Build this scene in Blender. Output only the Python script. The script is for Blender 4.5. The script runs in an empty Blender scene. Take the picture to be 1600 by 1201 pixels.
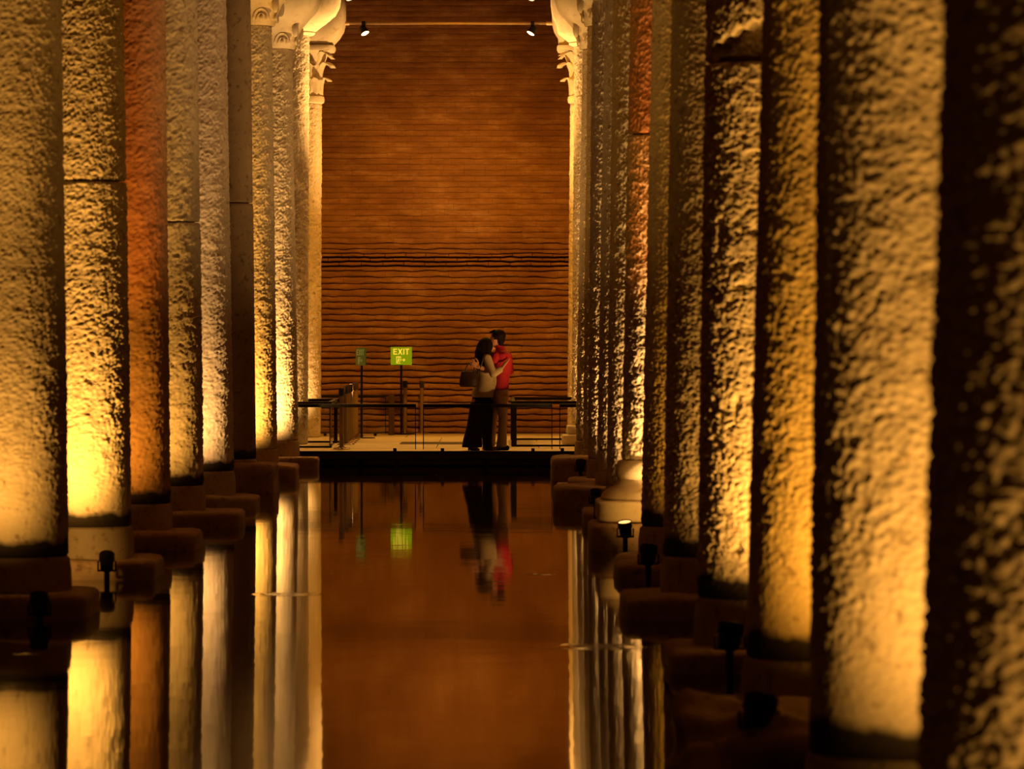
import bpy, bmesh, math, random
import numpy as np
from mathutils import Vector, Matrix, Euler

sc = bpy.context.scene
COL = sc.collection
PI = math.pi

# ------------------------------------------------------------------ camera
F = 7219.0            # focal length in pixels of the 1600 px wide frame
VX, VY = 780.0, 524.0  # vanishing point of the aisle
CAMZ = 1.915          # eye height over the water (z = 0)
cam_d = bpy.data.cameras.new('camera')
cam = bpy.data.objects.new('camera', cam_d)
COL.objects.link(cam)
cam.location = (0, 0, CAMZ)
cam.rotation_euler = (PI / 2, 0, 0)
cam_d.sensor_width = 36
cam_d.sensor_fit = 'HORIZONTAL'
cam_d.lens = 36 * F / 1600
cam_d.shift_x = (800 - VX) / 1600
cam_d.shift_y = -(600.5 - VY) / 1600
cam_d.clip_end = 300
cam_d.dof.use_dof = True
cam_d.dof.focus_distance = 68
cam_d.dof.aperture_fstop = 5.6
sc.camera = cam


def px(x, y, d):
    """the point at depth d that the photograph shows at pixel x, y"""
    return Vector(((x - VX) * d / F, d, CAMZ - (y - VY) * d / F))


# ------------------------------------------------------------------ world, exposure
w = bpy.data.worlds.new('world')
sc.world = w
w.use_nodes = True
bg = w.node_tree.nodes['Background']
bg.inputs[0].default_value = (1.0, 0.26, 0.02, 1)
bg.inputs[1].default_value = 0.026
sc.view_settings.view_transform = 'Standard'
sc.view_settings.look = 'None'
sc.view_settings.exposure = 0.0
sc.view_settings.gamma = 1.0
sc.view_settings.use_curve_mapping = False
sc.cycles.use_denoising = True
sc.cycles.max_bounces = 8
sc.cycles.diffuse_bounces = 3
sc.cycles.glossy_bounces = 4
sc.cycles.transmission_bounces = 8
sc.cycles.sample_clamp_indirect = 6
sc.cycles.caustics_reflective = False
sc.cycles.caustics_refractive = False

AMBER = (1.0, 0.465, 0.075)
DEEP = (1.0, 0.41, 0.035)
RED = (1.0, 0.24, 0.02)
PALE = (1.0, 0.53, 0.15)


def spot(name, loc, target, power, color, size=110, blend=1.0, radius=0.05, parent=None):
    l = bpy.data.lights.new(name, 'SPOT')
    l.energy = power
    l.color = color
    l.spot_size = math.radians(size)
    l.spot_blend = blend
    l.shadow_soft_size = radius
    o = bpy.data.objects.new(name, l)
    COL.objects.link(o)
    d = Vector(target) - Vector(loc)
    o.rotation_euler = d.to_track_quat('-Z', 'Y').to_euler()
    o.location = loc
    if parent is not None:
        o.parent = parent
        o.matrix_parent_inverse = Matrix.Translation(-parent.location)
    return o


# ------------------------------------------------------------------ columns: where they stand and how each is lit
# key: edge pixel of the aisle side at the foot, its y, edge pixel at the top of what shows, its y, depth, radius
# lamp: (outward, towards the camera, power, colour)
LEFT = {}
for i, (b, t) in enumerate(zip([107, 205, 266, 318, 365, 400, 433, 466, 481, 501],
                               [95, 193, 258, 308, 353, 392, 425, 456, 483, 503])):
    LEFT[i + 1] = (b, None, t, 0 if i < 6 else 75, 31.8 + 5 * i)
RIGHT = {}
for i, (b, t) in enumerate(zip([1437, 1264, 1166, 1090, 1037, 1002, 971, 948, 933, 919, 911, 900, 893, 887],
                               [1478, 1281, 1193, 1103, 1050, 1020, 985, 959, 946, 925, 918, 911, 898, 892])):
    RIGHT[i] = (b, 1200 if i == 0 else None, t, 0 if i < 9 else 75, 11.8 + 5 * i)

LAMPS = {
    # left row             out  front power colour, power of the added fill spot aimed high
    ('L', 1): (0.40, 1.35, 210, AMBER, 420), ('L', 2): (0.30, 1.25, 560, AMBER, 520), ('L', 3): (0.35, 1.35, 220, DEEP, 0),
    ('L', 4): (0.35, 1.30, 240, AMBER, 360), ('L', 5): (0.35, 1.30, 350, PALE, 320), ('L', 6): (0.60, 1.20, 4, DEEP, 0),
    ('L', 7): (0.30, 1.25, 800, AMBER, 900), ('L', 8): (0.28, 1.25, 1150, PALE, 900), ('L', 9): (0.30, 1.20, 300, PALE, 0),
    ('L', 10): (0.0, 1.00, 200, PALE, 0),
    ('R', 0): (0.66, 1.30, 120, AMBER, 90), ('R', 1): (0.50, 1.50, 330, AMBER, 260), ('R', 2): (0.46, 1.45, 400, DEEP, 330),
    ('R', 3): (0.46, 1.35, 520, AMBER, 420), ('R', 4): (0.56, 1.35, 180, AMBER, 220), ('R', 5): (0.50, 1.35, 170, DEEP, 240),
    ('R', 6): (0.45, 1.20, 1050, PALE, 0), ('R', 7): (0.42, 1.30, 640, PALE, 450), ('R', 8): (0.45, 1.30, 640, PALE, 420),
    ('R', 9): (0.42, 1.25, 1050, PALE, 600), ('R', 10): (0.42, 1.25, 700, PALE, 500), ('R', 11): (0.42, 1.25, 1000, PALE, 500),
    ('R', 12): (0.10, 1.30, 500, PALE, 1700), ('R', 13): (0.0, 1.00, 200, PALE, 0),
}


def col_geom(side, k):
    b, yb, t, yt, d = (LEFT if side == 'L' else RIGHT)[k]
    rb = 0.355
    zb = 0.45 if yb is None else CAMZ - (yb - VY) * d / F
    zt = CAMZ - (yt - VY) * d / F
    xe_b = (b - VX) * d / F
    xe_t = (t - VX) * d / F
    s = -1 if side == 'L' else 1
    rt = rb - 0.011 * (zt - zb)
    ax_b = xe_b + s * rb
    ax_t = xe_t + s * rt
    lean = (ax_t - ax_b) / (zt - zb)
    ax0 = ax_b - lean * zb
    return s, ax0, d, lean, rb + 0.011 * zb, zt


for (side, k), (ox, fr, pw, colr, ph) in LAMPS.items():
    s, ax, d, lean, r0, zt = col_geom(side, k)
    base = 0.30 if (side, k) in (('L', 9), ('L', 10), ('R', 12), ('R', 13)) else 0.22
    spot('unseen_spot', (ax + s * ox, d - fr, base), (ax, d - 0.30, 2.9), pw * 0.92, colr, 120, 0.85)
    if ph:  # unseen fill spot added to brighten the upper shaft
        spot('unseen_spot', (ax + s * (ox + 0.30), d - 2.0, 0.25), (ax, d - 0.30, 5.4 if d < 55 else 6.2), ph * 1.0, colr, 44)
# second, redder lamp of the red column
s, ax, d, lean, r0, zt = col_geom('R', 6)
spot('unseen_spot', (ax + 0.35, d - 2.3, 0.3), (ax, d - 0.3, 4.2), 700, RED, 46)
s, ax, d, lean, r0, zt = col_geom('L', 3)
spot('unseen_spot', (ax - 0.15, d - 2.2, 0.3), (ax, d - 0.3, 4.2), 400, RED, 46)
# low fill spots, added to brighten the feet of two columns
s, ax, d, lean, r0, zt = col_geom('L', 2)
spot('unseen_spot', (ax - 0.25, d - 1.6, 0.30), (ax, d, 0.30), 34, AMBER, 60)
s, ax, d, lean, r0, zt = col_geom('R', 6)
spot('unseen_spot', (ax + 0.10, d - 1.8, 0.55), (ax, d, 0.45), 80, AMBER, 60)
# lamps at the feet of the last columns throw narrow beams across the aisle at the capitals opposite
spot('unseen_spot', (1.00, 72.9, 0.75), (-2.9, 72.4, 6.2), 9500, PALE, 28, 1.0)
spot('unseen_spot', (1.00, 76.0, 0.5), (-2.9, 76.4, 6.3), 3600, PALE, 34, 1.0)
spot('unseen_spot', (-2.75, 73.4, 0.5), (1.2, 72.6, 6.2), 9500, PALE, 28, 1.0)
spot('unseen_spot', (-2.75, 74.3, 0.5), (1.2, 76.3, 6.3), 4200, PALE, 34, 1.0)
spot('wall_fill', (-0.5, 73.2, 7.6), (-0.4, 79.8, 1.0), 1400, (1.0, 0.385, 0.02), 92, 1.0, 0.3)  # unseen fill added to light the back wall


# ------------------------------------------------------------------ helpers
def link(name, me, mat=None, parent=None, loc=None):
    o = bpy.data.objects.new(name, me)
    COL.objects.link(o)
    if mat is not None:
        me.materials.append(mat)
    if parent is not None:
        o.parent = parent
    if loc is not None:
        o.location = loc
    return o


def from_bm(name, bm, mat=None, parent=None, loc=None, smooth=False):
    me = bpy.data.meshes.new(name)
    bm.normal_update()
    bm.to_mesh(me)
    bm.free()
    if smooth:
        me.polygons.foreach_set('use_smooth', [True] * len(me.polygons))
    return link(name, me, mat, parent, loc)


def from_np(name, verts, quads, mat=None, parent=None, loc=None, smooth=True):
    me = bpy.data.meshes.new(name)
    me.vertices.add(len(verts))
    me.vertices.foreach_set('co', np.asarray(verts, dtype=np.float32).ravel())
    q = np.asarray(quads, dtype=np.int32)
    me.loops.add(q.size)
    me.loops.foreach_set('vertex_index', q.ravel())
    me.polygons.add(len(q))
    me.polygons.foreach_set('loop_start', np.arange(0, q.size, q.shape[1], dtype=np.int32))
    me.polygons.foreach_set('use_smooth', np.full(len(q), smooth))
    me.update(calc_edges=True)
    me.validate()
    return link(name, me, mat, parent, loc)


def thing(name, loc, label, cat, group=None, rz=0.0, kind=None):
    o = bpy.data.objects.new(name, None)
    o.empty_display_size = 0.1
    COL.objects.link(o)
    o.location = loc
    o.rotation_euler = (0, 0, rz)
    tag(o, label, cat, group, kind)
    return o


def tag(o, label=None, cat=None, group=None, kind=None):
    if label: o['label'] = label
    if cat: o['category'] = cat
    if group: o['group'] = group
    if kind: o['kind'] = kind
    return o


def bm_box(bm, c, s, bevel=0.0, rot=None):
    r = bmesh.ops.create_cube(bm, size=1.0)
    vs = r['verts']
    for v in vs:
        v.co = Vector((v.co.x * s[0], v.co.y * s[1], v.co.z * s[2]))
    if bevel > 0:
        es = list({e for v in vs for e in v.link_edges})
        rr = bmesh.ops.bevel(bm, geom=es, offset=bevel, segments=2, affect='EDGES', profile=0.5)
        vs = list({v for f in rr['faces'] for v in f.verts} | {v for v in vs if v.is_valid})
    for v in vs:
        if rot is not None:
            v.co = rot @ v.co
        v.co += Vector(c)
    return vs


def box(name, c, s, mat, parent=None, bevel=0.004, rot=None):
    bm = bmesh.new()
    bm_box(bm, c, s, bevel, rot)
    return from_bm(name, bm, mat, parent)


def bm_lathe(bm, prof, segs=32, c=(0, 0, 0), rot=None, close=True):
    rings = []
    for r, z in prof:
        ring = []
        for i in range(segs):
            a = 2 * PI * i / segs
            p = Vector((r * math.cos(a), r * math.sin(a), z))
            if rot is not None:
                p = rot @ p
            ring.append(bm.verts.new(p + Vector(c)))
        rings.append(ring)
    for a, b in zip(rings, rings[1:]):
        for i in range(segs):
            j = (i + 1) % segs
            bm.faces.new((a[i], a[j], b[j], b[i]))
    if close:
        bm.faces.new(list(reversed(rings[0])))
        bm.faces.new(rings[-1])


def lathe(name, prof, mat, parent=None, segs=32, c=(0, 0, 0), rot=None, smooth=True):
    bm = bmesh.new()
    bm_lathe(bm, prof, segs, c, rot)
    o = from_bm(name, bm, mat, parent, smooth=smooth)
    if smooth:
        o.data.set_sharp_from_angle(angle=math.radians(40))
    return o


def bm_tube(bm, pts, radii, segs=12, flat=None, caps=True):
    """tapered tube along pts; radii numbers or (rx, ry) pairs (then the rings stay level)"""
    pts = [Vector(p) for p in pts]
    rings = []
    up = Vector((0, 1, 0.001))
    for i, p in enumerate(pts):
        r = radii[i]
        if isinstance(r, tuple):
            ux, uy = Vector((1, 0, 0)), Vector((0, 1, 0))
            rx, ry = r
        else:
            t = (pts[min(i + 1, len(pts) - 1)] - pts[max(i - 1, 0)]).normalized()
            ux = t.cross(up)
            if ux.length < 1e-4:
                ux = Vector((1, 0, 0))
            ux.normalize()
            uy = t.cross(ux).normalized()
            rx = ry = r
        rings.append([bm.verts.new(p + ux * rx * math.cos(2 * PI * k / segs) + uy * ry * math.sin(2 * PI * k / segs)) for k in range(segs)])
    for a, b in zip(rings, rings[1:]):
        for k in range(segs):
            j = (k + 1) % segs
            bm.faces.new((a[k], a[j], b[j], b[k]))
    if caps:
        bm.faces.new(list(reversed(rings[0])))
        bm.faces.new(rings[-1])
    return rings


def bm_ell(bm, c, r, rot=None, u=16, v=12):
    ret = bmesh.ops.create_uvsphere(bm, u_segments=u, v_segments=v, radius=1.0)
    for q in ret['verts']:
        p = Vector((q.co.x * r[0], q.co.y * r[1], q.co.z * r[2]))
        if rot is not None:
            p = rot @ p
        q.co = p + Vector(c)


# numpy gradient noise -------------------------------------------------
_rng = np.random.RandomState(7)
_perm = np.concatenate([_rng.permutation(256)] * 3).astype(np.int32)
_grad = _rng.normal(size=(256, 3))
_grad /= np.linalg.norm(_grad, axis=1)[:, None]


def noise3(p):
    p = np.asarray(p, dtype=np.float64)
    i = np.floor(p).astype(np.int64)
    f = p - i
    i = i & 255
    u = f * f * f * (f * (f * 6 - 15) + 10)
    out = 0
    for dx in (0, 1):
        for dy in (0, 1):
            for dz in (0, 1):
                h = _perm[(_perm[(_perm[(i[:, 0] + dx) & 255] + i[:, 1] + dy) & 255] + i[:, 2] + dz) & 255]
                g = _grad[h]
                dot = g[:, 0] * (f[:, 0] - dx) + g[:, 1] * (f[:, 1] - dy) + g[:, 2] * (f[:, 2] - dz)
                wt = (u[:, 0] if dx else 1 - u[:, 0]) * (u[:, 1] if dy else 1 - u[:, 1]) * (u[:, 2] if dz else 1 - u[:, 2])
                out = out + dot * wt
    return out * 1.6


def sstep(a, b, x):
    t = np.clip((x - a) / (b - a), 0, 1)
    return t * t * (3 - 2 * t)


# ------------------------------------------------------------------ materials
def mat_new(name):
    m = bpy.data.materials.new(name)
    m.use_nodes = True
    nt = m.node_tree
    return m, nt, nt.nodes['Principled BSDF']


def N(nt, t, **kw):
    n = nt.nodes.new(t)
    for k, v in kw.items():
        if k in n.inputs:
            n.inputs[k].default_value = v
        else:
            setattr(n, k, v)
    return n


def simple(name, col, rough=0.6, metal=0.0, var=0.12, scale=8.0, spec=0.3):
    m, nt, b = mat_new(name)
    b.inputs['Specular IOR Level'].default_value = spec
    tc = N(nt, 'ShaderNodeTexCoord')
    nz = N(nt, 'ShaderNodeTexNoise')
    nz.inputs['Scale'].default_value = scale
    nz.inputs['Detail'].default_value = 4
    nt.links.new(tc.outputs['Object'], nz.inputs['Vector'])
    rp = N(nt, 'ShaderNodeValToRGB')
    rp.color_ramp.elements[0].position = 0.3
    rp.color_ramp.elements[1].position = 0.7
    rp.color_ramp.elements[0].color = tuple(c * (1 - var) for c in col) + (1,)
    rp.color_ramp.elements[1].color = tuple(min(1, c * (1 + var)) for c in col) + (1,)
    nt.links.new(nz.outputs['Fac'], rp.inputs['Fac'])
    nt.links.new(rp.outputs['Color'], b.inputs['Base Color'])
    b.inputs['Roughness'].default_value = rough
    b.inputs['Metallic'].default_value = metal
    return m


def stone(name, c1, c2, stain=True, bump=0.25, pit=0.55):
    """weathered marble: cloudy colour, pits, and the dark tide mark left at the foot"""
    m, nt, b = mat_new(name)
    tc = N(nt, 'ShaderNodeTexCoord')
    n1 = N(nt, 'ShaderNodeTexNoise')
    n1.inputs['Scale'].default_value = 2.2
    n1.inputs['Detail'].default_value = 6
    n1.inputs['Roughness'].default_value = 0.65
    nt.links.new(tc.outputs['Object'], n1.inputs['Vector'])
    rp = N(nt, 'ShaderNodeValToRGB')
    rp.color_ramp.elements[0].position = 0.32
    rp.color_ramp.elements[1].position = 0.68
    rp.color_ramp.elements[0].color = tuple(c1) + (1,)
    rp.color_ramp.elements[1].color = tuple(c2) + (1,)
    nt.links.new(n1.outputs['Fac'], rp.inputs['Fac'])
    colr = rp.outputs['Color']
    # small dark pits
    n2 = N(nt, 'ShaderNodeTexNoise')
    n2.inputs['Scale'].default_value = 14
    n2.inputs['Detail'].default_value = 3
    nt.links.new(tc.outputs['Object'], n2.inputs['Vector'])
    r2 = N(nt, 'ShaderNodeValToRGB')
    r2.color_ramp.elements[0].position = 0.30
    r2.color_ramp.elements[1].position = 0.42
    r2.color_ramp.elements[0].color = (pit, pit * 0.92, pit * 0.84, 1)
    r2.color_ramp.elements[1].color = (1, 1, 1, 1)
    nt.links.new(n2.outputs['Fac'], r2.inputs['Fac'])
    mx = N(nt, 'ShaderNodeMix', data_type='RGBA', blend_type='MULTIPLY')
    mx.inputs[0].default_value = 1
    nt.links.new(colr, mx.inputs[6])
    nt.links.new(r2.outputs['Color'], mx.inputs[7])
    colr = mx.outputs[2]
    if stain:
        sp = N(nt, 'ShaderNodeSeparateXYZ')
        nt.links.new(tc.outputs['Object'], sp.inputs[0])
        n3 = N(nt, 'ShaderNodeTexNoise')
        n3.inputs['Scale'].default_value = 5
        nt.links.new(tc.outputs['Object'], n3.inputs['Vector'])
        ma = N(nt, 'ShaderNodeMath', operation='MULTIPLY_ADD')
        ma.inputs[1].default_value = -0.18
        nt.links.new(n3.outputs['Fac'], ma.inputs[0])
        nt.links.new(sp.outputs['Z'], ma.inputs[2])
        mr = N(nt, 'ShaderNodeMapRange')
        mr.inputs['From Min'].default_value = 0.405
        mr.inputs['From Max'].default_value = 0.455
        mr.inputs['To Min'].default_value = 1
        mr.inputs['To Max'].default_value = 0
        nt.links.new(ma.outputs[0], mr.inputs['Value'])
        mx2 = N(nt, 'ShaderNodeMix', data_type='RGBA')
        nt.links.new(mr.outputs[0], mx2.inputs[0])
        nt.links.new(colr, mx2.inputs[6])
        mx2.inputs[7].default_value = (0.030, 0.022, 0.016, 1)
        colr = mx2.outputs[2]
    nt.links.new(colr, b.inputs['Base Color'])
    b.inputs['Roughness'].default_value = 0.82
    b.inputs['Specular IOR Level'].default_value = 0.25
    bp = N(nt, 'ShaderNodeBump')
    bp.inputs['Strength'].default_value = bump
    bp.inputs['Distance'].default_value = 0.01
    n4 = N(nt, 'ShaderNodeTexNoise')
    n4.inputs['Scale'].default_value = 45
    n4.inputs['Detail'].default_value = 4
    nt.links.new(tc.outputs['Object'], n4.inputs['Vector'])
    nt.links.new(n4.outputs['Fac'], bp.inputs['Height'])
    nt.links.new(bp.outputs['Normal'], b.inputs['Normal'])
    return m


M_SHAFT = stone('weathered_marble', (0.50, 0.42, 0.32), (0.66, 0.57, 0.45))
M_SHAFT_DARK = stone('unlit_stone', (0.26, 0.19, 0.13), (0.36, 0.27, 0.19))  # lack of lamplight on this column put into a darker colour
M_SHAFT_PINK = stone('rosy_marble', (0.60, 0.50, 0.44), (0.74, 0.64, 0.56))
M_FOOT = stone('foot_stone', (0.38, 0.30, 0.21), (0.52, 0.43, 0.32), stain=False)
M_BLOCK = stone('plinth_stone', (0.30, 0.20, 0.13), (0.48, 0.35, 0.23), stain=False, bump=0.5)
M_SHAFT_RED = stone('red_lit_stone', (0.40, 0.23, 0.14), (0.54, 0.34, 0.22))  # glow of the red lamps put into the stone colour
M_SHAFT_DRY = stone('dry_marble', (0.50, 0.42, 0.32), (0.66, 0.57, 0.45), stain=False)
M_CAP = stone('capital_marble', (0.52, 0.44, 0.33), (0.68, 0.58, 0.45), stain=False, pit=0.86)
M_BLACK = simple('black_metal', (0.008, 0.006, 0.005), 0.5, 0.0, spec=0.2)
M_RAIL = simple('dark_rail', (0.010, 0.007, 0.005), 0.5, 0.0, spec=0.2)
M_POST = simple('bronze_post', (0.30, 0.21, 0.11), 0.38, 0.35)
M_CHROME = simple('polished_steel', (0.62, 0.55, 0.42), 0.16, 1.0, 0.04)
M_DECK = simple('pale_deck_slab', (0.56, 0.46, 0.33), 0.62, 0.0, 0.14, 3.0)
M_DARK_DECK = simple('dark_deck', (0.06, 0.045, 0.03), 0.6)
M_BEAM = simple('dark_deck_beam', (0.05, 0.035, 0.022), 0.6)
M_IRON = simple('iron_rod', (0.50, 0.36, 0.22), 0.5, 0.2)


def emit(name, col, strength, base=1.0):
    m, nt, b = mat_new(name)
    b.inputs['Base Color'].default_value = (*[c * base for c in col], 1)
    b.inputs['Emission Color'].default_value = (*col, 1)
    b.inputs['Emission Strength'].default_value = strength
    b.inputs['Roughness'].default_value = 0.4
    return m


M_LENS = emit('lit_lens', (1.0, 0.60, 0.22), 7)
M_LENS_OFF = simple('dark_lens', (0.03, 0.025, 0.02), 0.12)
M_LENS_RED = emit('red_lit_lens', (1.0, 0.36, 0.10), 3.2)


def brick_mat():
    m, nt, b = mat_new('old_brick')
    tc = N(nt, 'ShaderNodeTexCoord')
    mp = N(nt, 'ShaderNodeMapping')
    mp.inputs['Scale'].default_value = (1.4, 1.4, 5.0)
    geo = N(nt, 'ShaderNodeNewGeometry')
    nt.links.new(geo.outputs['Position'], mp.inputs['Vector'])
    n1 = N(nt, 'ShaderNodeTexNoise')
    n1.inputs['Scale'].default_value = 1.3
    n1.inputs['Detail'].default_value = 7
    n1.inputs['Roughness'].default_value = 0.7
    nt.links.new(mp.outputs[0], n1.inputs['Vector'])
    rp = N(nt, 'ShaderNodeValToRGB')
    e = rp.color_ramp.elements
    e[0].position = 0.30; e[0].color = (0.26, 0.125, 0.055, 1)
    e[1].position = 0.78; e[1].color = (0.62, 0.40, 0.25, 1)
    x = rp.color_ramp.elements.new(0.52); x.color = (0.38, 0.19, 0.085, 1)
    nt.links.new(n1.outputs['Fac'], rp.inputs['Fac'])
    n2 = N(nt, 'ShaderNodeTexNoise')
    n2.inputs['Scale'].default_value = 0.55
    n2.inputs['Detail'].default_value = 3
    nt.links.new(geo.outputs['Position'], n2.inputs['Vector'])
    r2 = N(nt, 'ShaderNodeValToRGB')
    r2.color_ramp.elements[0].position = 0.30
    r2.color_ramp.elements[0].color = (0.62, 0.55, 0.50, 1)
    r2.color_ramp.elements[1].position = 0.62
    r2.color_ramp.elements[1].color = (1, 1, 1, 1)
    nt.links.new(n2.outputs['Fac'], r2.inputs['Fac'])
    mx = N(nt, 'ShaderNodeMix', data_type='RGBA', blend_type='MULTIPLY')
    mx.inputs[0].default_value = 1
    nt.links.new(rp.outputs['Color'], mx.inputs[6])
    nt.links.new(r2.outputs['Color'], mx.inputs[7])
    nt.links.new(mx.outputs[2], b.inputs['Base Color'])
    b.inputs['Roughness'].default_value = 0.88
    b.inputs['Specular IOR Level'].default_value = 0.2
    bp = N(nt, 'ShaderNodeBump')
    bp.inputs['Strength'].default_value = 0.5
    bp.inputs['Distance'].default_value = 0.015
    n3 = N(nt, 'ShaderNodeTexNoise')
    n3.inputs['Scale'].default_value = 16
    n3.inputs['Detail'].default_value = 5
    nt.links.new(mp.outputs[0], n3.inputs['Vector'])
    nt.links.new(n3.outputs['Fac'], bp.inputs['Height'])
    nt.links.new(bp.outputs['Normal'], b.inputs['Normal'])
    return m


M_BRICK = brick_mat()
M_MORTAR = simple('dark_mortar', (0.10, 0.05, 0.025), 0.9, 0, 0.3, 3)


def water_mat():
    m, nt, b = mat_new('still_water')
    b.inputs['Base Color'].default_value = (0.010, 0.005, 0.002, 1)
    b.inputs['Roughness'].default_value = 0.035
    b.inputs['IOR'].default_value = 1.33
    geo = N(nt, 'ShaderNodeNewGeometry')
    n1 = N(nt, 'ShaderNodeTexNoise')
    n1.inputs['Scale'].default_value = 1.6
    n1.inputs['Detail'].default_value = 3
    nt.links.new(geo.outputs['Position'], n1.inputs['Vector'])
    bp = N(nt, 'ShaderNodeBump')
    bp.inputs['Strength'].default_value = 0.06
    bp.inputs['Distance'].default_value = 0.02
    nt.links.new(n1.outputs['Fac'], bp.inputs['Height'])
    nt.links.new(bp.outputs['Normal'], b.inputs['Normal'])
    return m


M_WATER = water_mat()


def glass_mat():
    m, nt, b = mat_new('clear_glass')
    b.inputs['Base Color'].default_value = (0.93, 0.95, 0.92, 1)
    b.inputs['Roughness'].default_value = 0.0
    b.inputs['IOR'].default_value = 1.45
    b.inputs['Transmission Weight'].default_value = 1.0
    return m


M_GLASS = glass_mat()

# ------------------------------------------------------------------ the setting: water, wall, vault
WALL_Y = 79.85
bm = bmesh.new()
vs = [bm.verts.new(p) for p in ((-13, -6, 0), (12, -6, 0), (12, WALL_Y, 0), (-13, WALL_Y, 0))]
bm.faces.new(vs)
water = from_bm('floor', bm, M_WATER)
tag(water, 'dark still water flooding the aisle between the columns', kind='structure')

# rings where drops have just hit the surface
def ripple(cx, cy, R, amp, wl):
    nr, na = 26, 40
    vv, qq = [], []
    for i in range(nr + 1):
        r = R * i / nr
        env = math.sin(PI * min(1, (i + 0.01) / nr)) ** 1.0
        z = 0.0012 + amp * env * math.cos(2 * PI * r / wl)
        if i == nr: z = 0.0004
        for a in range(na):
            t = 2 * PI * a / na
            vv.append((cx + r * math.cos(t), cy + r * math.sin(t), z))
    for i in range(nr):
        for a in range(na):
            b2 = (a + 1) % na
            qq.append((i * na + a, i * na + b2, (i + 1) * na + b2, (i + 1) * na + a))
    o = from_np('ripple', vv, qq, M_WATER, water)
    return o

for (x0, x1, y, amp) in ((387, 505, 928, 0.0013), (818, 868, 897, 0.0012), (850, 1012, 1010, 0.0013), (766, 786, 908, 0.0006), (20, 60, 1021, 0.0005)):
    d = F * CAMZ / (y - VY)
    R = (x1 - x0) / 2 * d / F
    ripple(((x0 + x1) / 2 - VX) * d / F, d, R, amp, R * 0.5)

bm = bmesh.new()
bm_box(bm, (-0.5, WALL_Y + 0.25, 4.4), (25, 0.4, 9.8))
wall = from_bm('wall_back', bm, M_MORTAR)
tag(wall, 'tall old brick wall with ragged mortar courses closing the end of the aisle', kind='structure')


def ragged(x, z):
    """height offset of the joint line at course height z"""
    p = np.array([[x * 2.3, z * 31.7, 3.1], [x * 7.5, z * 31.7, 9.2]])
    n = noise3(p)
    return float(n[0] * 0.020 + n[1] * 0.011)


def brick_geo(x0, x1, z0, z1, zb, zt, n=8, deep=0.0):
    """front with ragged lower and upper edge, returned as vertices and quads"""
    xs = np.linspace(x0, x1, n + 1)
    rg = lambda z: 0.45 + 0.55 * float(sstep(5.5, 2.0, z))
    low = [z0 + ragged(x, zb) * rg(zb) for x in xs]
    top = [z1 + ragged(x, zt) * rg(zt) for x in xs]
    rc = 0.35 + 0.65 * float(sstep(4.2, 2.2, zb))
    vv, qq = [], []
    fr = WALL_Y - 0.030 + deep
    bk = WALL_Y + 0.06
    nn = noise3(np.array([[x * 3.1, z * 9.0, 0.4] for x in xs for z in (z0, (z0 + z1) / 2, z1)])).reshape(n + 1, 3)
    for i, x in enumerate(xs):
        a, c = low[i], top[i]
        vv += [(x, bk, a), (x, fr + 0.012 * rc + nn[i, 0] * 0.010, a), (x, fr - 0.006 + nn[i, 1] * 0.012, a + (c - a) * 0.22),
               (x, fr + nn[i, 2] * 0.012, a + (c - a) * 0.75), (x, fr + 0.018 * rc, c), (x, bk, c)]
    for i in range(n):
        for j in range(5):
            p = i * 6 + j
            qq.append((p, p + 6, p + 7, p + 1))
    return vv, qq


random.seed(4)
# heights of the joint lines; two hollow courses at about 3.2 m show a wider dark slot
joints = []
z = 0.215
while z < 9.0:
    joints.append(z)
    z += 0.108 if z < 3.0 else (0.075 if 3.0 < z < 3.35 else 0.098)
stuff_v, stuff_q = [], []
n_brick = 0
for ci in range(len(joints) - 1):
    zb, zt = joints[ci], joints[ci + 1]
    hollow = 3.09 < zb < 3.30
    gap = 0.019 if zb < 1.6 else (0.013 if zb < 3.5 else 0.0045)
    if hollow:
        gap = 0.030
    x = -5.2 + (0.19 if ci % 2 else 0.0) + random.uniform(-0.04, 0.04)
    while x < 3.4:
        wdt = 0.375 + random.uniform(-0.03, 0.03)
        visible = x + wdt > -2.78 and x < 1.12
        dp = random.uniform(-0.008, 0.010)
        vv, qq = brick_geo(x, x + wdt - (0.012 if hollow else 0.003), zb + gap, zt, zb, zt, 8, dp)
        if visible and zb < 3.2 and n_brick < 300:
            b = from_np('brick', vv, qq, M_BRICK, wall)
            b.data.set_sharp_from_angle(angle=math.radians(50))
            n_brick += 1
        else:
            o = len(stuff_v)
            stuff_v += vv
            stuff_q += [tuple(i + o for i in q) for q in qq]
        x += wdt
st = from_np('brick_courses', stuff_v, stuff_q, M_BRICK, wall)
st['kind'] = 'stuff'
st.data.set_sharp_from_angle(angle=math.radians(50))

# groin vaults over the bays
XS = [-3.31 + 4.80 * k for k in range(-2, 4)]
gx = np.arange(-12.9, 11.2, 0.3)
gy = np.arange(1.8, 79.9, 0.3125)
vv, qq = [], []
for yy in gy:
    fy = ((yy - 1.8) % 5.0) - 2.5
    zy = math.sqrt(max(0, 2.3 ** 2 - fy * fy))
    for xx in gx:
        fx = ((xx + 3.31) % 4.8) - 2.4
        zx = math.sqrt(max(0, 2.2 ** 2 - fx * fx))
        vv.append((xx, yy, 7.65 + max(zx, zy)))
nx_ = len(gx)
for j in range(len(gy) - 1):
    for i in range(nx_ - 1):
        p = j * nx_ + i
        qq.append((p, p + nx_, p + nx_ + 1, p + 1))
ceil = from_np('ceiling', vv, qq, M_BRICK, smooth=False)
tag(ceil, 'brick groin vaults over the columns', kind='structure')


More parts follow.
